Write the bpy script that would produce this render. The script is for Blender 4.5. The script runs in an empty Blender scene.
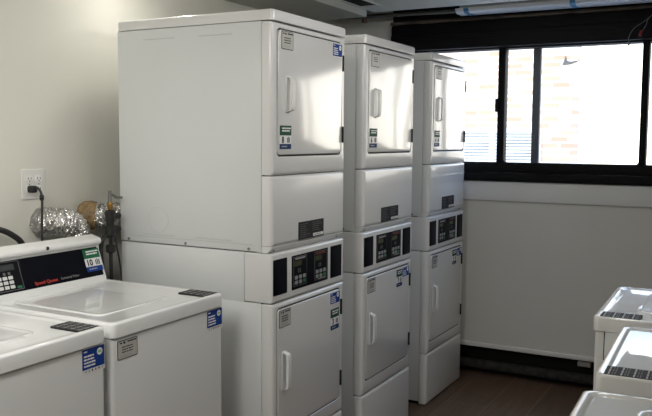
import bpy, bmesh, math, random
from mathutils import Vector, Matrix
random.seed(4)
scn = bpy.context.scene
COL = scn.collection
PI = math.pi

# ------------------------------------------------------------------ materials
def mat(name, col, rough=0.5, metal=0.0, coat=0.0, spec=0.5, bump=None, var=None, emit=None, trans=0.0, cior=1.5, crough=.05):
    m = bpy.data.materials.new(name); m.use_nodes = True
    nt = m.node_tree; b = nt.nodes['Principled BSDF']
    b.inputs['Base Color'].default_value = (*col, 1)
    b.inputs['Roughness'].default_value = rough
    b.inputs['Metallic'].default_value = metal
    b.inputs['Coat Weight'].default_value = coat
    b.inputs['Coat Roughness'].default_value = crough; b.inputs['Coat IOR'].default_value = cior
    b.inputs['Specular IOR Level'].default_value = spec
    if trans: b.inputs['Transmission Weight'].default_value = trans
    tc = nt.nodes.new('ShaderNodeTexCoord')
    if var:                                   # (scale, second colour, amount)
        n = nt.nodes.new('ShaderNodeTexNoise'); n.inputs['Scale'].default_value = var[0]; n.inputs['Detail'].default_value = 5
        mx = nt.nodes.new('ShaderNodeMix'); mx.data_type = 'RGBA'
        mx.inputs['A'].default_value = (*col, 1); mx.inputs['B'].default_value = (*var[1], 1)
        r = nt.nodes.new('ShaderNodeMapRange'); r.inputs['From Min'].default_value = .35; r.inputs['From Max'].default_value = .7
        r.inputs['To Max'].default_value = var[2]
        nt.links.new(tc.outputs['Object'], n.inputs['Vector']); nt.links.new(n.outputs['Fac'], r.inputs['Value'])
        nt.links.new(r.outputs['Result'], mx.inputs['Factor']); nt.links.new(mx.outputs['Result'], b.inputs['Base Color'])
    if bump:                                  # list of (scale, strength, distance)
        prev = None
        for sc, st, di in bump:
            n = nt.nodes.new('ShaderNodeTexNoise'); n.inputs['Scale'].default_value = sc; n.inputs['Detail'].default_value = 2
            bp = nt.nodes.new('ShaderNodeBump'); bp.inputs['Strength'].default_value = st; bp.inputs['Distance'].default_value = di
            nt.links.new(tc.outputs['Object'], n.inputs['Vector']); nt.links.new(n.outputs['Fac'], bp.inputs['Height'])
            if prev: nt.links.new(prev.outputs['Normal'], bp.inputs['Normal'])
            prev = bp
        nt.links.new(prev.outputs['Normal'], b.inputs['Normal'])
        if coat: nt.links.new(prev.outputs['Normal'], b.inputs['Coat Normal'])
    if emit:
        b.inputs['Emission Color'].default_value = (*emit[0], 1); b.inputs['Emission Strength'].default_value = emit[1]
    return m

M = {}
M['enamel'] = mat('white_enamel', (.725,.74,.74), .36, bump=[(2.2,.25,.02)], var=(3,(.69,.705,.71),.5))
M['enamel_front'] = mat('white_enamel_front', (.74,.74,.735), .30, coat=.5, bump=[(2.5,.3,.02)], cior=1.6, crough=.12)
M['enamel_door'] = mat('glossy_white_door', (.72,.715,.71), .4, coat=1, bump=[(2.6,.35,.010)], cior=2.0, crough=.13)
M['enamel_top'] = mat('glossy_white_lid', (.78,.78,.775), .35, coat=1, bump=[(4,.3,.008)], cior=1.6, crough=.04)
M['groove_shade'] = mat('shaded_groove_enamel', (.62,.63,.63), .45)  # enamel darkened to paint in the shade of the pressed lines
M['white_plastic'] = mat('white_plastic', (.8,.8,.79), .35)
M['gap'] = mat('dark_gap', (.012,.012,.012), .8)
M['rubber'] = mat('black_rubber', (.02,.02,.02), .6)
M['black_gloss'] = mat('black_overlay', (.003,.0035,.007), .4, spec=.06)
M['key_outline'] = mat('grey_outline', (.13,.13,.14), .5, spec=.2)
M['key_body'] = mat('keypad_black', (.006,.006,.008), .5, spec=.08)
M['lcd'] = mat('olive_display', (.05,.06,.025), .2)
M['lcd_dark'] = mat('dark_display', (.035,.037,.042), .2)
M['button'] = mat('grey_button', (.27,.28,.28), .5)
M['button_white'] = mat('white_button', (.66,.67,.66), .5)
M['green'] = mat('green_print', (.02,.13,.06), .6, spec=.15)
M['green_btn'] = mat('green_button', (.015,.14,.06), .5)
M['dark_green'] = mat('dark_green_print', (.02,.085,.05), .6, spec=.15)
M['blue'] = mat('blue_print', (.012,.05,.26), .6, spec=.15)
M['navy'] = mat('navy_print', (.012,.045,.14), .6, spec=.15)
M['paper'] = mat('white_print', (.8,.8,.8), .45)
M['grey_print'] = mat('grey_print', (.38,.38,.37), .5)
M['beige_print'] = mat('beige_plate', (.50,.49,.46), .4)
M['ink'] = mat('dark_ink', (.03,.03,.03), .6, spec=.15)
M['red'] = mat('red_print', (.42,.028,.015), .45)
M['dim_red'] = mat('dim_red_print', (.16,.02,.012), .45)
M['lime'] = mat('lime_print', (.25,.55,.2), .45)
M['silver_text'] = mat('silver_print', (.30,.30,.31), .45)
M['foil'] = mat('crumpled_foil', (.74,.73,.72), .24, metal=1, bump=[(38,1.0,.02),(95,.7,.008)])
M['foil_edge'] = mat('dull_foil', (.45,.44,.43), .4, metal=.9, bump=[(45,1,.03),(110,.8,.01)])
M['tape'] = mat('tan_tape', (.36,.24,.11), .5, bump=[(45,.9,.012)], var=(40,(.14,.09,.045),1))
M['pipe'] = mat('black_iron', (.025,.025,.025), .45, metal=.4)
M['brass'] = mat('brass', (.30,.17,.05), .35, metal=1)
M['chrome'] = mat('chrome', (.6,.6,.6), .2, metal=1)
M['grey_pipe'] = mat('grey_pipe', (.10,.105,.10), .5)
M['screw'] = mat('zinc_screw', (.25,.25,.24), .4, metal=.8)
M['wall'] = mat('warm_white_wall', (.72,.705,.635), .7, bump=[(3,.25,.02),(120,.08,.002)], var=(1.2,(.67,.66,.60),.6))
M['wall_far'] = mat('grey_white_wall', (.66,.66,.63), .6, bump=[(3,.2,.02)], var=(1.4,(.61,.61,.58),.6))
M['board'] = mat('painted_board', (.72,.73,.73), .5)
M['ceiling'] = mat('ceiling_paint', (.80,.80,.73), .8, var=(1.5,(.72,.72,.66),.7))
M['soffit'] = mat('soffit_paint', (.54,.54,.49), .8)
M['dark_frame'] = mat('dark_window_frame', (.004,.004,.005), .6, spec=.15)
M['header'] = mat('dark_header', (.005,.005,.007), .6, spec=.2, bump=[(6,.3,.01)])
M['wood_edge'] = mat('worn_brown_edge', (.11,.085,.065), .6, var=(9,(.03,.025,.02),1))
M['sash'] = mat('blue_grey_sash', (.10,.115,.135), .5)
M['dark_void'] = mat('black_recess', (.008,.008,.008), .9)
M['dusty_pipe'] = mat('dusty_dark_pipe', (.035,.034,.031), .9, var=(30,(.010,.010,.010),1))
M['small_block'] = mat('beige_block', (.28,.26,.23), .6)
M['tape_blue'] = mat('blue_tape', (.03,.16,.32), .5)
M['lens'] = mat('pale_lens', (.50,.52,.54), .4)
M['fixture'] = mat('fixture_metal', (.42,.43,.43), .5)
M['copper'] = mat('brown_clamp', (.12,.07,.05), .5)
M['wire'] = mat('grey_wire', (.18,.18,.19), .5)
M['wire_red'] = mat('red_wire_nut', (.28,.03,.03), .5)
def scrap_mat():
    m = mat('grey_scrap', (.4,.4,.4), .8); nt = m.node_tree; b = nt.nodes['Principled BSDF']
    t = nt.nodes.new('ShaderNodeBsdfTranslucent'); t.inputs[0].default_value = (.50,.50,.49,1); x = nt.nodes.new('ShaderNodeMixShader'); x.inputs[0].default_value = .88
    nt.links.new(b.outputs[0], x.inputs[1]); nt.links.new(t.outputs[0], x.inputs[2]); nt.links.new(x.outputs[0], nt.nodes['Material Output'].inputs[0]); return m
M['scrap'] = scrap_mat()
M['plate'] = mat('outlet_plastic', (.74,.735,.70), .4)
M['outlet_face'] = mat('outlet_face', (.80,.795,.77), .4)
M['white_ext'] = mat('white_painted_trim', (.8,.82,.84), .6)
M['ext_glass'] = mat('blue_exterior_pane', (.50,.60,.68), .3)

def floor_mat():
    m = bpy.data.materials.new('wood_look_floor'); m.use_nodes = True
    nt = m.node_tree; b = nt.nodes['Principled BSDF']; L = nt.links.new
    tc = nt.nodes.new('ShaderNodeTexCoord'); mp = nt.nodes.new('ShaderNodeMapping')
    mp.inputs['Rotation'].default_value = (0,0,PI/2); mp.inputs['Location'].default_value = (.1,.11,0)
    br = nt.nodes.new('ShaderNodeTexBrick')
    br.inputs['Color1'].default_value = (.185,.118,.078,1); br.inputs['Color2'].default_value = (.14,.090,.060,1)
    br.inputs['Mortar'].default_value = (.27,.19,.145,1)
    br.inputs['Scale'].default_value = 1; br.inputs['Mortar Size'].default_value = .0025
    br.inputs['Brick Width'].default_value = 1.2; br.inputs['Row Height'].default_value = .235
    L(tc.outputs['Object'], mp.inputs['Vector']); L(mp.outputs['Vector'], br.inputs['Vector'])
    mp2 = nt.nodes.new('ShaderNodeMapping'); mp2.inputs['Scale'].default_value = (22,2,1)
    n = nt.nodes.new('ShaderNodeTexNoise'); n.inputs['Scale'].default_value = 1.5; n.inputs['Detail'].default_value = 6
    L(tc.outputs['Object'], mp2.inputs['Vector']); L(mp2.outputs['Vector'], n.inputs['Vector'])
    mx = nt.nodes.new('ShaderNodeMix'); mx.data_type = 'RGBA'; mx.blend_type = 'MULTIPLY'; mx.inputs['Factor'].default_value = .6
    cr = nt.nodes.new('ShaderNodeValToRGB'); cr.color_ramp.elements[0].position = .3; cr.color_ramp.elements[0].color = (.45,.42,.4,1); cr.color_ramp.elements[1].position = .7
    L(n.outputs['Fac'], cr.inputs['Fac']); L(br.outputs['Color'], mx.inputs['A']); L(cr.outputs['Color'], mx.inputs['B'])
    L(mx.outputs['Result'], b.inputs['Base Color']); b.inputs['Roughness'].default_value = .5
    return m
M['floor'] = floor_mat()

def brick_mat():
    m = bpy.data.materials.new('sunlit_brick'); m.use_nodes = True
    nt = m.node_tree; b = nt.nodes['Principled BSDF']; L = nt.links.new
    tc = nt.nodes.new('ShaderNodeTexCoord'); sx = nt.nodes.new('ShaderNodeSeparateXYZ'); cx = nt.nodes.new('ShaderNodeCombineXYZ')
    L(tc.outputs['Object'], sx.inputs[0]); L(sx.outputs['X'], cx.inputs['X']); L(sx.outputs['Z'], cx.inputs['Y'])
    br = nt.nodes.new('ShaderNodeTexBrick')
    br.inputs['Color1'].default_value = (.48,.33,.23,1); br.inputs['Color2'].default_value = (.62,.47,.36,1)
    br.inputs['Mortar'].default_value = (.85,.82,.75,1); br.inputs['Scale'].default_value = 1
    br.inputs['Mortar Size'].default_value = .012; br.inputs['Brick Width'].default_value = .21; br.inputs['Row Height'].default_value = .075
    L(cx.outputs[0], br.inputs['Vector']); L(br.outputs['Color'], b.inputs['Base Color'])
    b.inputs['Roughness'].default_value = .85
    return m
M['brick'] = brick_mat()

def glass_mat():
    m = bpy.data.materials.new('clear_glass'); m.use_nodes = True
    nt = m.node_tree; nt.nodes.clear()
    o = nt.nodes.new('ShaderNodeOutputMaterial'); mx = nt.nodes.new('ShaderNodeMixShader')
    t = nt.nodes.new('ShaderNodeBsdfTransparent'); t.inputs[0].default_value = (.97,.98,.98,1)
    g = nt.nodes.new('ShaderNodeBsdfGlossy'); g.inputs['Roughness'].default_value = .03
    mx.inputs[0].default_value = .012
    nt.links.new(t.outputs[0], mx.inputs[1]); nt.links.new(g.outputs[0], mx.inputs[2]); nt.links.new(mx.outputs[0], o.inputs[0])
    return m
M['glass'] = glass_mat()

# ------------------------------------------------------------------ mesh builder
def FRONT(x=0):   return lambda u, v, n: (x+n, u, v)          # a face looking to +X: u = y, v = z
def SIDE(y=0):    return lambda u, v, n: (u, y-n, v)          # a face looking to -Y: u = x, v = z
def TOP(z=0):     return lambda u, v, n: (-v, u, z+n)         # a face looking up, read from the front: u = y, v = towards the back
def rr(u0, u1, v0, v1, r, k=5):
    r = max(1e-5, min(r, (u1-u0)/2-1e-5, (v1-v0)/2-1e-5)); out = []
    for cu, cv, a in ((u1-r, v1-r, 0), (u0+r, v1-r, 90), (u0+r, v0+r, 180), (u1-r, v0+r, 270)):
        for i in range(k+1):
            t = math.radians(a+90*i/k); out.append((cu+r*math.cos(t), cv+r*math.sin(t)))
    return out
class MB:
    def __init__(s, off=(0,0,0)): s.bm = bmesh.new(); s.mats = []; s.off = Vector(off)
    def mi(s, m):
        if m not in s.mats: s.mats.append(m)
        return s.mats.index(m)
    def _face(s, vs, k):
        try: f = s.bm.faces.new(vs); f.material_index = k
        except ValueError: pass
    def loft(s, loops, m, cap0=True, cap1=True):
        k = s.mi(m); rows = [[s.bm.verts.new(p) for p in lp] for lp in loops]; n = len(rows[0])
        for a, b in zip(rows, rows[1:]):
            for i in range(n): s._face([a[i], a[(i+1)%n], b[(i+1)%n], b[i]], k)
        if cap0: s._face(rows[0][::-1], k)
        if cap1: s._face(rows[-1], k)
        return s
    def slab(s, mp, u0, u1, v0, v1, n0, n1, m, cr=.004, b=.0, k=5):
        """rounded rectangle from depth n0 to n1 with a softened front edge b"""
        lp = [(0, n0)]
        if b:
            for i in range(4):
                t = PI/2*i/3; lp.append((b*(1-math.cos(t)), n1-b+b*math.sin(t)))
        else: lp.append((0, n1))
        return s.loft([[mp(u, v, n) for u, v in rr(u0+d, u1-d, v0+d, v1-d, max(cr-d*.6, .0005), k)] for d, n in lp], m)
    def ring(s, mp, o, ocr, h, hcr, n0, n1, m, b=.01, hd=.02, hb=.003):
        """a panel with a rounded hole: outer o, hole h (u0,u1,v0,v1)"""
        lp = [(o, 0, ocr, n0)]
        for i in range(4):
            t = PI/2*i/3; lp.append((o, b*(1-math.cos(t)), ocr, n1-b+b*math.sin(t)))
        lp.append((h, -hb, hcr+hb, n1))
        lp.append((h, 0, hcr, n1-hb)); lp.append((h, 0, hcr, n1-hd))
        return s.loft([[mp(u, v, n) for u, v in rr(q[0]+d, q[1]-d, q[2]+d, q[3]-d, max(c-max(d,0)*.6, .0005))] for q, d, c, n in lp], m, True, False)
    def box(s, x0, x1, y0, y1, z0, z1, m, b=0.0):
        r = bmesh.ops.create_cube(s.bm, size=1); k = s.mi(m)
        for v in r['verts']: v.co = Vector(((x0+x1)/2+v.co.x*(x1-x0), (y0+y1)/2+v.co.y*(y1-y0), (z0+z1)/2+v.co.z*(z1-z0)))
        fs = {f for v in r['verts'] for f in v.link_faces}
        for f in fs: f.material_index = k
        if b:
            es = list({e for v in r['verts'] for e in v.link_edges})
            q = bmesh.ops.bevel(s.bm, geom=es, offset=b, segments=2, affect='EDGES', profile=.5)
            for f in q['faces']: f.material_index = k
        return s
    def prism(s, prof, a0, a1, mp, m):
        """closed 2-D profile extruded: mp(p, q, a)"""
        return s.loft([[mp(p, q, a0) for p, q in prof], [mp(p, q, a1) for p, q in prof]], m)
    def tube(s, pts, r, m, k=10, caps=True, jitter=0):
        pts = [Vector(p) for p in pts]; rs = r if isinstance(r, (list, tuple)) else [r]*len(pts); loops = []; up = None
        for i, p in enumerate(pts):
            t = (pts[min(i+1, len(pts)-1)]-pts[max(i-1, 0)]).normalized()
            if up is None: up = t.orthogonal().normalized()
            up = (up-t*up.dot(t)).normalized(); sd = t.cross(up)
            loops.append([p+(up*math.cos(2*PI*j/k)+sd*math.sin(2*PI*j/k))*(rs[i]*(1+random.uniform(-jitter, jitter))) for j in range(k)])
        return s.loft(loops, m, caps, caps)
    def disc(s, mp, u, v, r, n0, n1, m, k=20):
        return s.loft([[mp(u+r*math.cos(2*PI*i/k), v+r*math.sin(2*PI*i/k), n) for i in range(k)] for n in (n0, n1)], m)
    def annulus(s, mp, u, v, r0, r1, n, m, k=32):
        return s.loft([[mp(u+r*math.cos(2*PI*i/k), v+r*math.sin(2*PI*i/k), q) for i in range(k)] for r, q in ((r0,0),(r0,n),(r1,n),(r1,0))], m, False, False)
    def text(s, body, mp, u, v, size, n, m, bold=0, sx=1, shear=0):
        cu = bpy.data.curves.new('lettering', 'FONT'); cu.body = body; cu.size = size; cu.offset = bold; cu.shear = shear; cu.resolution_u = 3
        ob = bpy.data.objects.new('lettering', cu); COL.objects.link(ob)
        dg = bpy.context.evaluated_depsgraph_get(); me = bpy.data.meshes.new_from_object(ob.evaluated_get(dg))
        k = s.mi(m); vs = [s.bm.verts.new(mp(u+w.co.x*sx, v+w.co.y, n)) for w in me.vertices]
        for p in me.polygons: s._face([vs[i] for i in p.vertices], k)
        COL.objects.unlink(ob); bpy.data.objects.remove(ob); bpy.data.curves.remove(cu); bpy.data.meshes.remove(me)
        return s
    def build(s, name, parent=None, label=None, kind=None, sharp=35, recalc=True):
        for v in s.bm.verts: v.co += s.off
        if recalc: bmesh.ops.recalc_face_normals(s.bm, faces=s.bm.faces[:])
        me = bpy.data.meshes.new(name); s.bm.to_mesh(me); s.bm.free()
        for m in s.mats: me.materials.append(m)
        for p in me.polygons: p.use_smooth = True
        me.set_sharp_from_angle(angle=math.radians(sharp))
        o = bpy.data.objects.new(name, me); COL.objects.link(o)
        if parent: o.parent = parent
        if label: o['label'] = label
        if kind: o['kind'] = kind
        return o
def thing(name, label, cat, loc=(0,0,0), rz=0, group=None):
    o = bpy.data.objects.new(name, None); COL.objects.link(o); o.empty_display_size = .1
    o.location = loc; o.rotation_euler = (0,0,rz); o['label'] = label; o['category'] = cat
    if group: o['group'] = group
    return o
def tag(o, label, cat, group=None):
    o['label'] = label; o['category'] = cat
    if group: o['group'] = group
    return o
def smooth_path(pts, n=8):
    P = [Vector(p) for p in pts]; P = [2*P[0]-P[1]]+P+[2*P[-1]-P[-2]]; out = []
    for i in range(1, len(P)-2):
        a, b, c, d = P[i-1:i+3]
        for j in range(n):
            t = j/n
            out.append(.5*((2*b)+(-a+c)*t+(2*a-5*b+4*c-d)*t*t+(-a+3*b-3*c+d)*t*t*t))
    out.append(P[-2]); return out

# ------------------------------------------------------------------ stickers (each one mesh)
def bars(mb, mp, u0, u1, v0, v1, rows, n, m, frac=.5, seed=1):
    rg = random.Random(seed); h = (v1-v0)/rows
    for i in range(rows):
        w = (u1-u0)*rg.uniform(.55, 1); v = v1-(i+1)*h+h*(1-frac)/2; x = u0
        while x < u0+w-.001:
            l = min(rg.uniform(.12, .35)*(u1-u0), u0+w-x)
            mb.slab(mp, x, x+l, v, v+h*frac, n-.0002, n, m, .0004, k=1); x += l+.03*(u1-u0)
def notice_sticker(off, mp, u0, u1, v0, v1, parent, n=0):
    mb = MB(off); w, h = u1-u0, v1-v0
    mb.slab(mp, u0, u1, v0, v1, n, n+.0012, M['ink'], .004)
    mb.slab(mp, u0+.0025, u1-.0025, v0+.0025, v1-.0025, n+.001, n+.0018, M['beige_print'], .003)
    mb.slab(mp, u0+.1*w, u0+.22*w, v1-.17*h, v1-.10*h, n+.0018, n+.0022, M['ink'], .001, k=2)
    mb.slab(mp, u0+.28*w, u0+.38*w, v1-.20*h, v1-.08*h, n+.0018, n+.0022, M['ink'], .002, k=2)
    mb.slab(mp, u0+.48*w, u0+.94*w, v1-.16*h, v1-.09*h, n+.0018, n+.0022, M['ink'], .001, k=2)
    bars(mb, mp, u0+.2*w, u0+.85*w, v0+.30*h, v0+.70*h, 3, n+.0022, M['ink'], .4, 5)
    bars(mb, mp, u0+.12*w, u0+.9*w, v0+.09*h, v0+.24*h, 2, n+.0022, M['grey_print'], .5, 7)
    return mb.build('notice_sticker', parent, 'beige notice sticker with dark print')
def blue_sticker(off, mp, u0, u1, v0, v1, parent, n=0, dots=True):
    mb = MB(off); w, h = u1-u0, v1-v0; vb = v0-(.22*h if dots else .05*h)
    mb.slab(mp, u0-.03*w, u1+.03*w, vb, v1+.04*h, n, n+.0008, M['paper'] if not dots else M['enamel_front'], .002)
    mb.slab(mp, u0, u1, v0, v1, n+.0006, n+.0014, M['blue'], .001)
    bars(mb, mp, u0+.07*w, u0+.3*w, v1-.18*h, v1-.08*h, 1, n+.0017, M['paper'], .7, 3)
    bars(mb, mp, u0+.07*w, u0+.66*w, v0+.08*h, v1-.28*h, 4, n+.0017, M['paper'], .5, 11)
    mb.disc(mp, u1-.21*w, v1-.28*h, .125*w, n+.0014, n+.0017, M['paper'])
    mb.slab(mp, u1-.29*w, u1-.13*w, v1-.34*h, v1-.22*h, n+.0016, n+.0020, M['lime'], .002)
    if dots:
        for i, c in enumerate(('grey_print','grey_print','ink','red','ink','grey_print')):
            uu = u0+w*(.12+.15*i); mb.slab(mp, uu, uu+.06*w, v0-.15*h, v0-.06*h, n+.0008, n+.0011, M[c], .001, k=2)
    return mb.build('blue_sticker', parent, 'blue sticker with white print and a green mark')
def number_sticker(off, mp, u0, u1, v0, v1, parent, num, n=0, big=False):
    mb = MB(off); w, h = u1-u0, v1-v0; a, b = v0+.22*h, v0+.58*h
    mb.slab(mp, u0, u1, b, v1, n, n+.0010, M['green' if big else 'dark_green'], .001)
    mb.slab(mp, u0, u1, a, b, n, n+.0010, M['paper'], .001)
    mb.slab(mp, u0, u1, v0, a, n, n+.0010, M['blue' if big else 'navy'], .001)
    bars(mb, mp, u0+.18*w, u0+.95*w, b+.14*h, v1-.06*h, 2, n+.0013, M['paper'], .55, 2)
    bars(mb, mp, u0+.15*w, u0+.9*w, v0+.06*h, a-.06*h, 1, n+.0013, M['grey_print'], .5, 4)
    sz = (b-a)*1.05
    mb.text(num, mp, u0+(.06*w if len(num) > 1 else .16*w), a+(b-a)*.13, sz, n+.0014, M['ink'], bold=sz*.04, sx=.95)
    for i in range(3):
        uu = u0+w*(.63+.1*i); mb.slab(mp, uu, uu+.055*w, a+.14*(b-a), a+(.75+.1*(i%2))*(b-a), n+.001, n+.0014, M['ink'], .0006, k=2)
    return mb.build('number_sticker', parent, 'green, white and blue sticker printed with the number '+num)
def warning_sticker(off, mp, u0, u1, v0, v1, parent, n=0):
    mb = MB(off); w, h = u1-u0, v1-v0
    mb.slab(mp, u0, u1, v0, v1, n, n+.0010, M['ink'], .001)
    bars(mb, mp, u0+.06*w, u0+.46*w, v0+.08*h, v1-.08*h, 7, n+.0013, M['key_outline'], .3, 9)
    bars(mb, mp, u0+.54*w, u0+.95*w, v0+.35*h, v1-.08*h, 5, n+.0013, M['key_outline'], .3, 10)
    mb.slab(mp, u0+.57*w, u0+.98*w, v0+.07*h, v0+.24*h, n+.001, n+.0013, M['paper'], .0006, k=2)
    bars(mb, mp, u0+.60*w, u0+.95*w, v0+.10*h, v0+.20*h, 1, n+.0016, M['grey_print'], .6, 10)
    return mb.build('warning_sticker', parent, 'black instruction label with fine grey print')

# ------------------------------------------------------------------ the setting
XW, YW = -2.53, 4.845            # wall behind the machines, window wall
XR, YB = .46, -1.3
def struct(name, mb, parent=None): return mb.build(name, parent, kind='structure')
struct('floor', MB().box(XW-.1, XR+.1, YB-.1, YW+.2, -.1, 0, M['floor']))
struct('wall_left', MB().box(XW-.1, XW, YB-.1, YW+.2, 0, 2.75, M['wall']))
struct('wall_right', MB().box(XR, XR+.1, YB-.1, YW+.2, 0, 2.75, M['wall']))
struct('wall_near', MB().box(XW, XR, YB-.1, YB, 0, 2.75, M['wall']))
WX0, WX1, WZ0, WZ1 = -2.06, -.30, 1.275, 2.12
mb = MB()
mb.box(XW, XR, YW, YW+.12, .205, WZ0, M['wall_far']).box(XW, XR, YW, YW+.12, WZ1, 2.75, M['wall_far'])
mb.box(XW, WX0, YW, YW+.12, WZ0, WZ1, M['wall_far']).box(WX1, XR, YW, YW+.12, WZ0, WZ1, M['wall_far'])
struct('wall_far', mb)
# recessed black heater slot along the floor
mb = MB(); mb.box(XW, XR, YW+.12, YW+.16, 0, .25, M['dark_void'])
struct('baseboard_far', mb)
struct('trim_1', MB().box(XW+.01, XR-.01, YW+.03, YW+.075, .045, .100, M['dusty_pipe'], .012))
struct('trim_2', MB().box(XW+.01, XR-.01, YW-.012, YW+.02, .200, .228, M['board'], .006))
struct('trim_3', MB().box(XW+.01, XR-.01, YW-.016, YW, 1.147, 1.268, M['board'], .004))
struct('trim_4', MB().box(-2.13, XR-.01, YW-.05, YW, 2.098, 2.262, M['header'], .006).box(-2.13, XR-.01, YW-.058, YW-.004, 2.165, 2.20, M['header'], .004))
struct('trim_5', MB().box(-2.13, XR-.01, YW-.07, YW, 2.264, 2.284, M['wood_edge'], .004))
struct('trim_6', MB().box(-2.13, XR-.01, YW-.02, YW, 2.286, 2.7, M['dark_void']))
# ceiling: dropped board over the aisle, lower soffit over the dryers, dark slot along the window wall
struct('ceiling', MB().box(-2.10, XR, YB, 4.47, 2.305, 2.36, M['ceiling']).box(XW, XR, YB-.1, YW+.2, 2.75, 2.85, M['dark_void']))
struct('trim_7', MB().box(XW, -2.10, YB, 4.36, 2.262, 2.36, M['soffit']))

# window: frame, sashes, panes
wroot = bpy.data.objects.new('window_1', None); COL.objects.link(wroot); wroot.location = (0,YW,0); wroot['kind'] = 'structure'
def wbox(name, x0, x1, y0, y1, z0, z1, m, b=.004): return MB().box(x0, x1, y0, y1, z0, z1, m, b).build(name, wroot, kind='structure')
wbox('window_sill', WX0-.05, WX1+.05, -.035, .10, WZ0-.003, 1.322, M['dark_frame'])
wbox('window_sill', WX0-.05, WX1+.05, -.012, .09, 1.325, 1.388, M['dark_frame'])
wbox('window_head', WX0-.05, WX1+.05, -.01, .10, 2.088, WZ1, M['dark_frame'])
for x0, x1 in ((WX0-.05, -1.99), (-1.421, -1.377), (-.588, -.550), (-.345, WX1+.05)):
    wbox('mullion', x0, x1, -.01, .06, 1.386, 2.09, M['dark_frame'])
wbox('sash_stile', -1.225, -1.178, .065, .10, 1.386, 2.09, M['sash'])
for x0, x1, y in ((-1.99, -1.421, .03), (-1.377, -.588, .02), (-.550, -.345, .03)):
    MB().box(x0-.004, x1+.004, y, y+.004, 1.384, 2.092, M['glass']).build('pane', wroot, kind='structure')
wbox('latch', -1.434, -1.412, -.022, -.006, 1.700, 1.782, M['dark_frame'])
# rounded lower corners of the middle sash
for cx, sg in ((-1.377, 1), (-.588, -1)):
    pts = [(0,0)]+[(sg*(.022-.022*math.sin(t*PI/12)), .022-.022*math.cos(t*PI/12)) for t in range(0,7)]
    MB().prism([(cx+p, 1.388+q) for p, q in pts], .0, .03, lambda p, q, a: (p, a, q), M['dark_frame']).build('corner_gusset', wroot, kind='structure')

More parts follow.
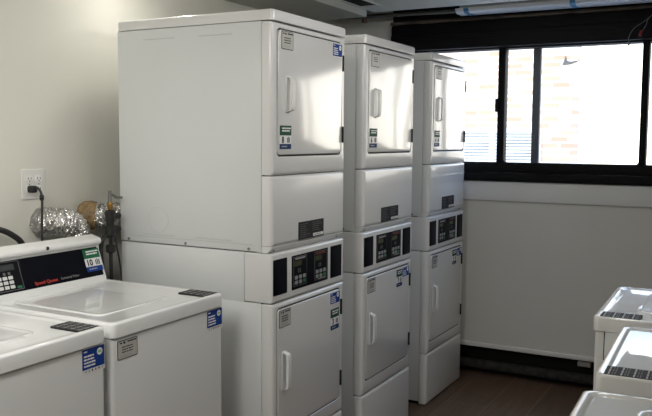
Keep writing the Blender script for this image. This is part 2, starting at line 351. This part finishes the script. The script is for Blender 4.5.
# ------------------------------------------------------------------ stacked dryers
SD, SW = .762, .596
XF = -1.593
def make_stack(y, label, nums, upper_blue, lower_layout):
    t = thing('stacked_dryer', label, 'dryer', (XF-SD/2, y+SW/2, 0), 0, 'stacked dryers along the wall')
    OF = (SD/2, -SW/2, 0); F = FRONT(); S = SIDE()
    en, fr, dr = M['enamel'], M['enamel_front'], M['enamel_door']
    MB(OF).box(-SD+.03, -.035, .02, SW-.02, 0, .022, M['gap']).build('base', t)
    # lower machine
    mb = MB(OF); mb.box(-SD, -.048, 0, SW, .02, .893, en, .003)
    mb.box(-SD+.003, -.129, .001, SW-.001, .893, 1.089, en, .003)
    mb.build('lower_cabinet', t)
    MB(OF).box(-.052, -.046, .004, SW-.004, .03, 1.95, M['gap']).build('seam_gasket', t, 'dark seam line')
    MB(OF).slab(F, 0, SW, .006, .300, -.046, 0, fr, .004, .014).build('kick_panel', t)
    for j, (o, h, nm) in enumerate((((0, SW, .3035, .893), (.034, .563, .366, .872), 'lower'), ((0, SW, 1.3885, 1.964), (.034, .563, 1.459, 1.943), 'upper'))):
        fp = MB(OF).ring(F, o, .005, h, .022, -.046, 0, fr, .014, .0055, .002).build('front_panel', t)
        MB(OF).slab(F, h[0]-.004, h[1]+.004, h[2]-.004, h[3]+.004, -.034, -.0045, M['gap'], .02).build('door_gasket', t, 'dark gap around the door')
        d = MB(OF).slab(F, h[0]+.005, h[1]-.005, h[2]+.007, h[3]-.006, -.026, .003, dr, .019, .003).build('door', t, 'glossy white door')
        z0, z1 = (.541, .692) if j == 0 else (1.631, 1.765)
        yh = .072 if j == 0 else .098
        # pull handle: foot plates and an arched grip
        mb = MB(OF)
        prof = []
        for a, q in ((0,.003),(.02,.012),(.05,.021),(.10,.024),(.3,.025),(.5,.025),(.7,.025),(.90,.024),(.95,.021),(.98,.012),(1,.003)): prof.append((z0+(z1-z0)*a, q))
        loops = []
        for zz, xx in prof:
            loops.append([(xx+.005, yh+.001, zz), (xx+.005, yh+.024, zz), (max(xx-.004,.0), yh+.025, zz), (max(xx-.004,.0), yh, zz)])
        mb.loft(loops, M['white_plastic'])
        mb.slab(F, yh-.006, yh+.030, z0-.004, z1+.004, .0028, .0055, M['white_plastic'], .008, .002)
        mb.build('handle', d, 'white pull handle')
        for hz0, hz1 in (((.425,.494),(.749,.818)) if j == 0 else ((1.512,1.582),(1.820,1.889))):
            MB(OF).box(-.006, .007, .5645, .5735, hz0, hz1, M['gap'], .002).build('hinge', d, 'dark hinge')
        n = .003
        if j == 1:
            notice_sticker(OF, F, .056, .142, 1.866, 1.934, d, n)
            number_sticker(OF, F, .054, .137, 1.488, 1.578, d, nums[0], n)
            if upper_blue: blue_sticker(OF, F, .466, .550, 1.879, 1.930, d, n, False)
        else:
            notice_sticker(OF, F, .046, .132, .793, .862, d, n)
            blue_sticker(OF, F, .465, .551, .810, .858, d, n, False)
            if lower_layout == 'below': number_sticker(OF, F, .470, .545, .694, .786, d, nums[1], n)
            else: number_sticker(OF, F, .391, .461, .768, .856, d, nums[1], n)
        if j == 1:            # the pressed door skin leans very slightly
            for ob in [d]+[c for c in d.children]:
                if ob.name.startswith('hinge'): continue
                for v in ob.data.vertices: v.co.x += (v.co.z-1.70)*.016
    # console band
    con = MB(OF).slab(F, .0005, SW-.0005, .8965, 1.089, -.126, 0, fr, .005, .010).build('console', t)
    for u0, u1 in ((.008, .109), (.469, .571)):
        MB(OF).slab(F, u0, u1, .925, 1.065, -.002, .0015, M['black_gloss'], .003, .001).build('blank_panel', con, 'black blank panel')
    MB(OF).slab(F, .145, .444, .926, 1.064, -.002, .0015, M['black_gloss'], .003, .001).build('control_panel', con, 'black control panel')
    for k, u in enumerate((.156, .326)):
        mb = MB(OF); n = .0016; w = .106
        mb.slab(F, u, u+w, .938, 1.058, n, n+.0008, M['key_outline'], .004)
        mb.slab(F, u+.0025, u+w-.0025, .9405, 1.0555, n+.0006, n+.0012, M['key_body'], .003)
        mb.slab(F, u+.007, u+.062, 1.020, 1.040, n+.001, n+.0016, M['lcd'], .001)
        mb.slab(F, u+.012, u+.092, 1.046, 1.0535, n+.001, n+.0018, M['silver_text'] if k == 0 else M['dim_red'], .003)
        for i in range(3):
            for r_ in range(2):
                c = M['green_btn'] if (i == 2 and r_ == 0) else M['button']
                mb.slab(F, u+.009+.032*i, u+.031+.032*i, .946+.020*r_, .961+.020*r_, n+.001, n+.003, c, .003, .001)
        for q in range(2): mb.slab(F, u+.034+.014*q, u+.040+.014*q, .992, 1.010, n+.001, n+.0016, M['key_outline'], .001)
        if k == 1: mb.slab(F, u+.03, u+.092, .9405, .9435, n+.001, n+.0022, M['grey_print'], .001)
        mb.build('keypad', con, 'keypad with small display and grey buttons')
    # upper machine
    MB(OF).box(-SD, -.048, 0, SW, 1.094, 1.966, en, .003).build('upper_cabinet', t)
    mb = MB(OF)
    prof = [(-.07, 1.0905), (-.024, 1.0905), (-.002, 1.112), (-.002, 1.116), (-.07, 1.116)]
    mb.prism(prof, .003, SW-.003, lambda p, q, a: (p, a, q), fr); mb.build('bottom_rail', t, 'sloped rail under the upper dryer')
    for yy in (.03, SW-.05):
        MB(OF).disc(lambda u, v, n: (-.013+n*.7, yy+u, 1.1015+v*.7-n*.7), 0, 0, .006, -.002, .003, M['screw'], 10).build('screw', t)
    for xx in (-.715, -.413, -.106):
        MB(OF).disc(S, xx, 1.103, .006, -.002, .002, M['screw'], 10).build('screw', t)
    MB(OF).slab(F, 0, SW, 1.1155, 1.3855, -.046, 0, fr, .005, .014).build('access_panel', t)
    warning_sticker(OF, F, .196, .405, 1.122, 1.194, t, 0)
    MB(OF).slab(lambda u, v, n: (-v, u, 1.968+n), -.001, SW+.001, -.004, SD, 0, .041, fr, .014, .010).build('top_cap', t)
    MB(OF).annulus(S, -.553, 1.192, .0505, .0535, .0012, M['groove_shade']).build('knockout_ring', t)
    for a, b, z in ((-.62,-.46,1.9255), (-.34,-.18,1.9255), (-.64,-.47,1.131), (-.362,-.188,1.131)):
        MB(OF).slab(S, a, b, z-.002, z+.002, -.001, .0022, M['groove_shade'], .0015, .001).build('pressed_groove', t)
    MB(OF).slab(S, -.71, -.09, 1.1185, 1.1215, -.001, .002, M['groove_shade'], .001).build('pressed_groove', t)
    return t
Y1, Y2, Y3 = 2.503, 3.298, 4.148
make_stack(Y1, 'tall white stacked dryer with its broad plain side in full view, beside the washers', ('8', '3'), True, 'below')
make_stack(Y2, 'white stacked dryer standing between the two other dryer stacks', ('6', '7'), False, 'beside')
make_stack(Y3, 'white stacked dryer nearest the window wall, end of the row', ('4', '5'), False, 'beside')

# ------------------------------------------------------------------ top-loading washers
WD, WH = .655, .963
def make_washer(W, label, loc, rz, notice, blue, group):
    t = thing('washing_machine', label, 'washing machine', loc, rz, group)
    OF = (WD/2, -W/2, 0); F = FRONT(); T = TOP(WH)
    en, fr, tp = M['enamel'], M['enamel_front'], M['enamel_top']
    for a, b in ((-.06, .05), (-.06, W-.05), (-WD+.06, .05), (-WD+.06, W-.05)):
        MB(OF).tube([(a, b, 0), (a, b, .012), (a, b, .03)], [.022, .022, .012], M['rubber'], 12).build('foot', t)
    MB(OF).box(-WD, -.034, .002, W-.002, .025, .914, en, .003).build('cabinet', t)
    MB(OF).box(-.036, -.031, .006, W-.006, .03, .911, M['gap']).build('seam_gasket', t, 'dark seam line')
    MB(OF).slab(F, .002, W-.002, .025, .913, -.0315, -.003, fr, .004, .012).build('front_panel', t)
    MB(OF).box(-WD+.01, -.008, .007, W-.007, .912, .9165, M['gap']).build('top_gasket', t, 'dark seam under the top')
    # top: rim, shallow dished deck
    lp = [(0, -.047, .012), (0, -.008, .012), (.0025, -.0023, .012), (.008, 0, .012), (.018, 0, .012), (.024, -.0035, .02), (.030, -.005, .02)]
    deck = MB(OF).loft([[T(u, v, n) for u, v in rr(d, W-d, -.004+d, WD-d, c+.008)] for d, n, c in lp], tp).build('top', t, sharp=60)
    lid = MB(OF)
    lp = [(0, -.008), (0, -.0048), (.0015, -.0032), (.005, -.0026), (.009, -.0026), (.013, -.0036), (.03, -.0038)]
    lid.loft([[T(u, v, n) for u, v in rr(.075+d, W-.145-d, .122+d, .545-d, .035-d*.5)] for d, n in lp], tp)
    lid = lid.build('lid', t, sharp=60)
    MB(OF).slab(T, W-.28, W-.20, .110, .124, -.006, -.0018, tp, .006, .002).build('lid_handle', lid)
    # instruction strip at the front corner of the deck
    mb = MB(OF); u0, u1, v0, v1 = W-.088, W-.010, .016, .138; n = .0004
    mb.slab(T, u0, u1, v0, v1, n-.006, n+.0005, M['ink'], .002)
    for i in range(4):
        for j in range(3):
            a = u0+.004+j*.025; b = v0+.005+i*.029
            mb.slab(T, a, a+.021, b+.004, b+.008, n+.0005, n+.0009, M['grey_print'], .0005, k=1)
            mb.slab(T, a, a+.017, b+.013, b+.0155, n+.0005, n+.0009, M['key_outline'], .0005, k=1)
            mb.slab(T, a, a+.019, b+.019, b+.0215, n+.0005, n+.0009, M['key_outline'], .0005, k=1)
    mb.build('instruction_strip', t, 'black strip with fine grey print')
    # control console
    prof = [(-.563,.958), (-.612,1.098), (-.602,1.101), (-.595,1.106), (-.591,1.114), (-.592,1.121), (-.598,1.128), (-.645,1.139), (-.651,1.136), (-.655,1.128), (-.655,.958)]
    con = MB(OF).prism(prof, .004, W-.008, lambda p, q, a: (p, a, q), M['white_plastic']).build('console', t)
    o = Vector((-.563, 0, .958)); vd = (Vector((-.612, 0, 1.098))-o).normalized(); nn = Vector((-vd.z, 0, vd.x))*-1
    C = lambda u, v, n: tuple(o+Vector((0, u, 0))+vd*v+nn*n)
    MB(OF).slab(C, .024, W-.018, .026, .142, -.003, .0012, M['black_gloss'], .003, .001).build('face_panel', con, 'black face panel')
    n = .0014
    mb = MB(OF)
    mb.slab(C, .045, .165, .033, .139, n-.001, n+.0006, M['key_outline'], .004)
    mb.slab(C, .0475, .1625, .0355, .1365, n, n+.0010, M['key_body'], .003)
    mb.slab(C, .055, .142, .106, .128, n+.001, n+.0014, M['lcd_dark'], .001)
    for i in range(3):
        for r_ in range(3):
            mb.slab(C, .060+.024*i, .078+.024*i, .041+.0165*r_, .053+.0165*r_, n+.001, n+.003, M['button_white'], .002, .001)
    mb.slab(C, .136, .156, .038, .047, n+.001, n+.003, M['green_btn'], .003, .001)
    for i in range(2): mb.slab(C, .09+.02*i, .10+.02*i, .090, .1005, n+.001, n+.0014, M['key_outline'], .001)
    mb.build('keypad', con, 'black keypad with white buttons and a green one')
    mb = MB(OF)
    mb.text('Speed Queen', C, .213, .0365, .0175, n+.0003, M['red'], bold=.0004, sx=1.12)
    mb.text('Commercial Washer', C, .335, .0385, .0135, n+.0003, M['silver_text'], sx=.80)
    mb.build('lettering', con, 'red and grey lettering')
    number_sticker(OF, C, W-.098, W-.014, .046, .137, con, '10', n-.0002, True)
    mb = MB(OF).disc(lambda u, v, q: (-.5925+q*.98, .29+u, 1.117+v), 0, 0, .007, -.004, .002, M['ink'], 14)
    mb.build('lock', con, 'small black round lock')
    if notice: notice_sticker(OF, F, .024, .113, .842, .902, t, -.003)
    if blue: blue_sticker(OF, F, W-.094, W-.006, .848, .909, t, -.003)
    return t
XL = -1.70
make_washer(.57, 'white washer with 10 sticker on its black console, beside the tall dryer stack', (XL+.006-WD/2, 1.757+.285, 0), 0, True, True, 'top loading washers against the outlet wall')
make_washer(.57, 'white washer next to the one showing a 10 sticker, cut off by the frame edge', (XL+.006-WD/2, 1.160+.285, 0), 0, True, True, 'top loading washers against the outlet wall')
def right_washer(W, xf, y0, yaw, label):
    a = PI+math.radians(yaw)
    make_washer(W, label, (xf+WD/2, y0+W/2, 0), a, False, False, 'washers across the aisle from the dryers')
right_washer(.60, -.438, 2.622, 1.1, 'white washer across the aisle, its front set furthest out toward the dryers')
right_washer(.568, -.323, 1.968, 1.6, 'glossy white washer across the aisle, second one back along its row')
right_washer(.57, -.308, 1.270, 1.6, 'glossy white washer across the aisle, only its reflecting top corner showing')

# ------------------------------------------------------------------ things on the outlet wall
t = thing('wall_outlet', 'white four-socket wall outlet with a black plug in it', 'outlet', (XW, 2.199, 1.341))
F = FRONT(0)
MB().slab(F, -.058, .058, -.060, .060, 0, .006, M['plate'], .006, .003).build('cover_plate', t)
for u in (-.0225, .0235):
    for v in (.0205, -.0205):
        mb = MB(); mb.slab(F, u-.017, u+.017, v-.0145, v+.0145, .005, .0085, M['outlet_face'], .009, .001)
        mb.slab(F, u-.008, u-.0055, v-.002, v+.007, .0082, .0089, M['ink'], .0005, k=1).slab(F, u+.0055, u+.008, v-.002, v+.007, .0082, .0089, M['ink'], .0005, k=1)
        mb.disc(F, u, v-.008, .0025, .0082, .0089, M['ink'], 10); mb.build('receptacle', t)
    MB().disc(F, u, 0, .003, .005, .007, M['screw'], 10).build('screw', t)
t = thing('power_cord', 'black power cord hanging from the wall outlet down behind the washer console', 'cord', (XW, 2.178, 1.322))
mb = MB(); mb.slab(F, -.015, .015, -.014, .014, .0095, .036, M['rubber'], .008, .006)
mb.build('plug', t, 'black moulded plug')
pts = smooth_path([(.028,.004,.002), (.040,.004,.007), (.052,.006,.0), (.068,.004,-.022), (.10,-.024,-.057), (.15,-.070,-.090), (.160,-.081,-.139), (.160,-.082,-.192), (.160,-.085,-.261), (.160,-.085,-.5)])
mb = MB().tube(pts, .0048, M['rubber'], 8); mb.tube([(.070, .002, -.025), (.082, -.009, -.037)], .0085, M['rubber'], 10); mb.build('cable', t)
pts = smooth_path([(XW+.06,1.68,1.0), (XW+.06,1.78,1.16), (XW+.06,1.89,1.205), (XW+.06,1.988,1.181), (XW+.06,2.042,1.156), (XW+.06,2.085,1.12), (XW+.06,2.10,1.06), (XW+.06,2.10,.85)])
tag(MB().tube(pts, .0115, M['rubber'], 10).build('drain_hose'), 'black hose arching up behind the washer consoles', 'hose')

def duct(name, pts, r, label, part_tape=None):
    t = thing(name, label, 'duct', pts[0], 0, 'foil ducts behind the machines')
    P = [p-Vector(pts[0]) for p in smooth_path(pts, 12)]
    rs = [r*(1+.05*math.sin(i*1.9)+random.uniform(-.05, .05)) for i in range(len(P))]
    mb = MB().tube(P, rs, M['foil'], 26, True, .075); mb.build('foil_sleeve', t, sharp=25)
    return t, P
d1, P = duct('foil_duct', [(XW+.012,2.238,1.183), (XW+.05,2.240,1.188), (XW+.078,2.262,1.188), (XW+.082,2.300,1.180), (XW+.082,2.335,1.155), (XW+.082,2.362,1.10), (XW+.082,2.372,1.02)], .053, 'crumpled silver foil duct bending down behind the washer console, below the outlet')
MB().tube([(-.01, 0, -.001), (.004, 0, 0), (.014, .002, .002)], [.062, .062, .059], M['foil_edge'], 26, True, .05).build('wall_collar', d1, 'dull foil collar at the wall')
d2, P = duct('foil_duct', [(XW+.012,2.462,1.195), (XW+.05,2.470,1.195), (XW+.078,2.50,1.193), (XW+.08,2.55,1.188), (XW+.08,2.66,1.185), (XW+.08,2.78,1.185)], .054, 'silver foil duct with a tan tape collar running behind the tall dryer stack')
MB().tube([P[0]*1, P[4]*1, P[9]*1, P[13]*1, P[17]*1], [.060, .063, .063, .061, .057], M['tape'], 22, True, .03).build('tape_collar', d2, 'tan tape collar')
# gas pipe with valve
gx, gy = XW+.215, 2.402
t = thing('gas_pipe', 'black upright gas pipe with brass fitting beside the tall dryer stack', 'pipe', (gx, gy, 0))
MB().tube([(0,0,.02), (0,0,1.10), (0,0,1.24)], .0075, M['pipe'], 12).build('riser', t)
MB().tube([(0,0,1.055), (0,0,1.06), (0,0,1.085), (0,0,1.09)], [.014,.02,.02,.014], M['pipe'], 12).build('pipe_union', t)
mb = MB()
mb.tube([(0,0,1.125), (0,0,1.13), (0,0,1.165), (0,0,1.172)], [.014,.021,.021,.014], M['pipe'], 12)
mb.tube([(0,0,1.16), (0,0,1.2), (0,0,1.226), (0,0,1.232)], [.0145,.021,.021,.014], M['pipe'], 12)
mb.tube([(0,.004,1.150), (0,.03,1.150), (0,.05,1.150)], .0125, M['pipe'], 12).tube([(0,.004,1.205), (0,.03,1.205), (0,.05,1.205)], .014, M['pipe'], 12); mb.build('tee_fitting', t)
MB().tube([(0,0,1.232), (0,0,1.236), (0,0,1.262), (0,0,1.266)], [.008,.011,.011,.008], M['brass'], 6).build('brass_nut', t, 'brass nut')
MB().tube([(0,0,1.264), (0,0,1.285), (0,0,1.312)], [.008,.0075,.007], M['screw'], 10).build('stem', t, 'dull metal stem')
MB().tube(smooth_path([(0,.004,1.298), (0,.02,1.292), (0,.035,1.283), (0,.055,1.280), (0,.070,1.279)]), .0055, M['screw'], 8).build('lever', t, 'dull metal lever')
pts = smooth_path([(.0,-.012,1.128), (.0,-.035,1.122), (0,-.052,1.095), (0,-.055,1.05), (0,-.05,.99), (0,-.05,.80)])
MB().tube(pts, .0085, M['rubber'], 8).build('flexible_hose', t, 'black rubber hose')
MB().tube(smooth_path([(.012,.012,1.13), (.012,.024,1.07), (.012,.038,1.01), (.012,.045,.93), (.012,.045,.7)]), .0035, M['rubber'], 6).build('thin_cable', t, 'thin black cable')

# ------------------------------------------------------------------ above: strip light, pipe, hanging wire, ceiling slot
t = thing('ceiling_light', 'long pale ceiling strip light with blue tape marks above the window', 'light fixture', (-.72, 4.60, 2.30))
MB().box(-.86, .95, -.06, .06, -.002, .02, M['fixture'], .004).build('housing', t)
prof = [(-.075,.0), (-.068,-.016), (-.045,-.027), (.045,-.027), (.068,-.016), (.075,.0)]
MB().prism(prof, -.88, .97, lambda p, q, a: (a, p, q), M['lens']).build('diffuser', t, 'pale wrapped diffuser')
for x in (-.83, -.22):
    MB().prism([(p*1.02, q*1.05-.0005) for p, q in prof], x, x+.03, lambda p, q, a: (a, p, q), M['tape_blue']).build('blue_tape', t, 'blue tape band')
t = thing('ceiling_pipe', 'thin grey pipe running along the dark slot over the window', 'pipe', (-1.4, 4.66, 2.305))
MB().tube([(-.98,0,.012), (-.5,0,.006), (0,0,0), (1.6,0,-.004)], .013, M['grey_pipe'], 10).build('tube', t)
MB().tube([(-.86,0,-.03), (-.86,0,0), (-.86,0,.12)], .017, M['copper'], 8).build('clamp', t, 'brown pipe clamp')
t = thing('ceiling_slot', 'dark rectangular opening in the ceiling above the dryers', 'vent', (-2.0, 3.85, 2.305))
mb = MB(); mb.ring(lambda u, v, n: (u, v, -n), (-.085, .045, -.40, .40), .004, (-.072, .03, -.385, .37), .003, 0, .004, M['ceiling'], .002, .0035, .0005); mb.build('frame', t)
MB().box(-.074, .032, -.387, .372, -.0022, -.0012, M['dark_void']).build('opening', t, 'black opening')
t = thing('hanging_wire', 'thin loose wires with a red connector hanging at the top of the window', 'wire', (-.62, YW-.075, 2.2))
w = MB(); yy = 0
w.tube(smooth_path([(.30,0,.06), (.12,0,.04), (.035,0,-.012), (-.012,0,-.044), (-.038,0,-.095), (-.03,0,-.125)]), .0022, M['wire'], 6)
w.tube(smooth_path([(.20,.004,.10), (.075,.004,.02), (.05,.004,-.03), (.028,.004,-.07)]), .0022, M['wire'], 6)
w.build('strand', t)
MB().tube([(.020,.004,-.088), (.022,.004,-.082), (.028,.004,-.062), (.030,.004,-.055)], [.004,.009,.008,.004], M['wire_red'], 10).build('wire_nut', t, 'red wire connector')
MB().tube([(-.028,0,-.122), (-.04,0,-.138)], .005, M['copper'], 8).build('wire_end', t, 'brown taped end')
# scrap stuck on the pane
sc = [(-1.041,1.976), (-1.030,2.000), (-1.020,2.035), (-1.012,2.003), (-.995,1.996), (-.938,2.000), (-.955,1.990), (-.985,1.980), (-1.02,1.974)]
tag(MB().prism(sc, YW+.0145, YW+.0165, lambda p, q, a: (p, a, q), M['scrap']).build('torn_scrap'), 'small torn grey scrap stuck high on the window pane', 'scrap')
# small beige block of unknown purpose under the wall trim
tag(MB().box(-.888, -.812, YW+.0, YW+.03, .160, .190, M['small_block'], .003).box(-.88, -.82, YW-.003, YW, .168, .182, M['small_block'], .002).build('wall_edge_block'), 'small beige block tucked under the wall edge above the black floor slot', 'block')

# ------------------------------------------------------------------ outside the window
t = thing('brick_building', 'sunlit pale brick building seen through the window', 'building', (-3.4, 9.0, 0))
mb = MB().box(-3.5, 1.62, 0, .3, -.5, 1.25, M['brick']).box(-3.5, 1.62, 0, .3, 1.66, 6, M['brick']).box(-3.5, -1.5, 0, .3, 1.25, 1.66, M['brick']).box(1.27, 1.62, 0, .3, 1.25, 1.66, M['brick'])
mb.build('wall', t)
mb = MB(); mb.box(-1.5, 1.27, -.05, .05, 1.60, 1.66, M['white_ext'], .005).box(1.21, 1.27, -.05, .05, 1.25, 1.60, M['white_ext'], .005).box(-1.5, 1.27, -.06, .05, 1.20, 1.25, M['white_ext'], .005).box(.68, .74, -.04, .05, 1.25, 1.6, M['white_ext'], .005); mb.build('window_frame', t, 'white window frame')
for i in range(9): MB().box(-1.5, 1.21, -.01-.0, .015, 1.27+.037*i, 1.293+.037*i, M['white_ext'], .002).build('slat', t, 'white slat')
MB().box(-1.5, 1.21, .03, .05, 1.25, 1.60, M['ext_glass']).build('pane', t, 'bluish pane')
struct('ground', MB().box(-14, 10, YW+.3, 22, -.6, -.5, M['wall_far']))

# ------------------------------------------------------------------ light
w = bpy.data.worlds.new('sky'); scn.world = w; w.use_nodes = True
nt = w.node_tree; bg = nt.nodes['Background']
tc = nt.nodes.new('ShaderNodeTexCoord'); sx = nt.nodes.new('ShaderNodeSeparateXYZ'); cr = nt.nodes.new('ShaderNodeValToRGB')
nt.links.new(tc.outputs['Generated'], sx.inputs[0]); nt.links.new(sx.outputs['Z'], cr.inputs['Fac']); nt.links.new(cr.outputs['Color'], bg.inputs['Color'])
e = cr.color_ramp.elements; e[0].position = 0; e[0].color = (1,.93,.82,1); e[1].position = .55; e[1].color = (.42,.60,1,1)
q = e.new(.14); q.color = (1,.95,.88,1); q = e.new(.28); q.color = (.66,.80,1,1)
bg.inputs['Strength'].default_value = 3.7
def lamp(name, kind, loc, rot, energy, color=(1,1,1), **k):
    l = bpy.data.lights.new(name, kind); l.energy = energy; l.color = color
    for a, b in k.items(): setattr(l, a, b)
    o = bpy.data.objects.new(name, l); COL.objects.link(o); o.location = loc; o.rotation_euler = rot; return o
lamp('sun', 'SUN', (0,0,8), (math.radians(48),0,math.radians(-18)), 2.0, (1,.93,.82), angle=.01)
lamp('aisle_tube_lamp', 'AREA', (-1.25, .45, 2.26), (math.radians(10),math.radians(54),0), 33, (1,.985,.955), shape='RECTANGLE', size=.25, size_y=1.2)
lamp('washer_lamp', 'AREA', (-1.85, .75, 2.24), (0,0,0), 7, (1,.985,.95), shape='RECTANGLE', size=.2, size_y=.9)
lamp('far_aisle_fill', 'AREA', (-.55, 2.9, 2.27), (math.radians(8),math.radians(45),0), 9, (1,.985,.955), shape='RECTANGLE', size=.15, size_y=1.2)  # unseen fill light added to lift the dryer fronts and window wall
lamp('dryer_shadow_helper', 'AREA', (-2.22, 2.63, 2.25), (0,0,0), 2.2, (1,.97,.90), shape='RECTANGLE', size=.08, size_y=.10)  # unseen light added over the stack to shape its shadow on the wall
p = lamp('window_portal', 'AREA', (-1.18, YW+.14, 1.72), (math.radians(-90),0,0), 1, shape='RECTANGLE', size=1.8, size_y=.9)
p.data.cycles.is_portal = True

# ------------------------------------------------------------------ camera
FPX, YAW, PITCH, ROLL, H = 786.65, .4980, .0882, .0063, 1.5298
fw = Vector((-math.sin(YAW)*math.cos(PITCH), math.cos(YAW)*math.cos(PITCH), -math.sin(PITCH)))
rt = Vector((math.cos(YAW), math.sin(YAW), 0)); up = rt.cross(fw)
r2 = rt*math.cos(ROLL)+up*math.sin(ROLL); u2 = -rt*math.sin(ROLL)+up*math.cos(ROLL)
cd = bpy.data.cameras.new('camera'); cam = bpy.data.objects.new('camera', cd); COL.objects.link(cam)
mw = Matrix((r2, u2, -fw)).transposed().to_4x4(); mw.translation = (0,0,H); cam.matrix_world = mw
cd.sensor_width = 36; cd.lens = FPX/652*36; cd.clip_start = .02
scn.camera = cam
scn.view_settings.view_transform = 'Standard'; scn.view_settings.look = 'None'
scn.view_settings.exposure = 0
scn.cycles.max_bounces = 8; scn.cycles.sample_clamp_indirect = 6
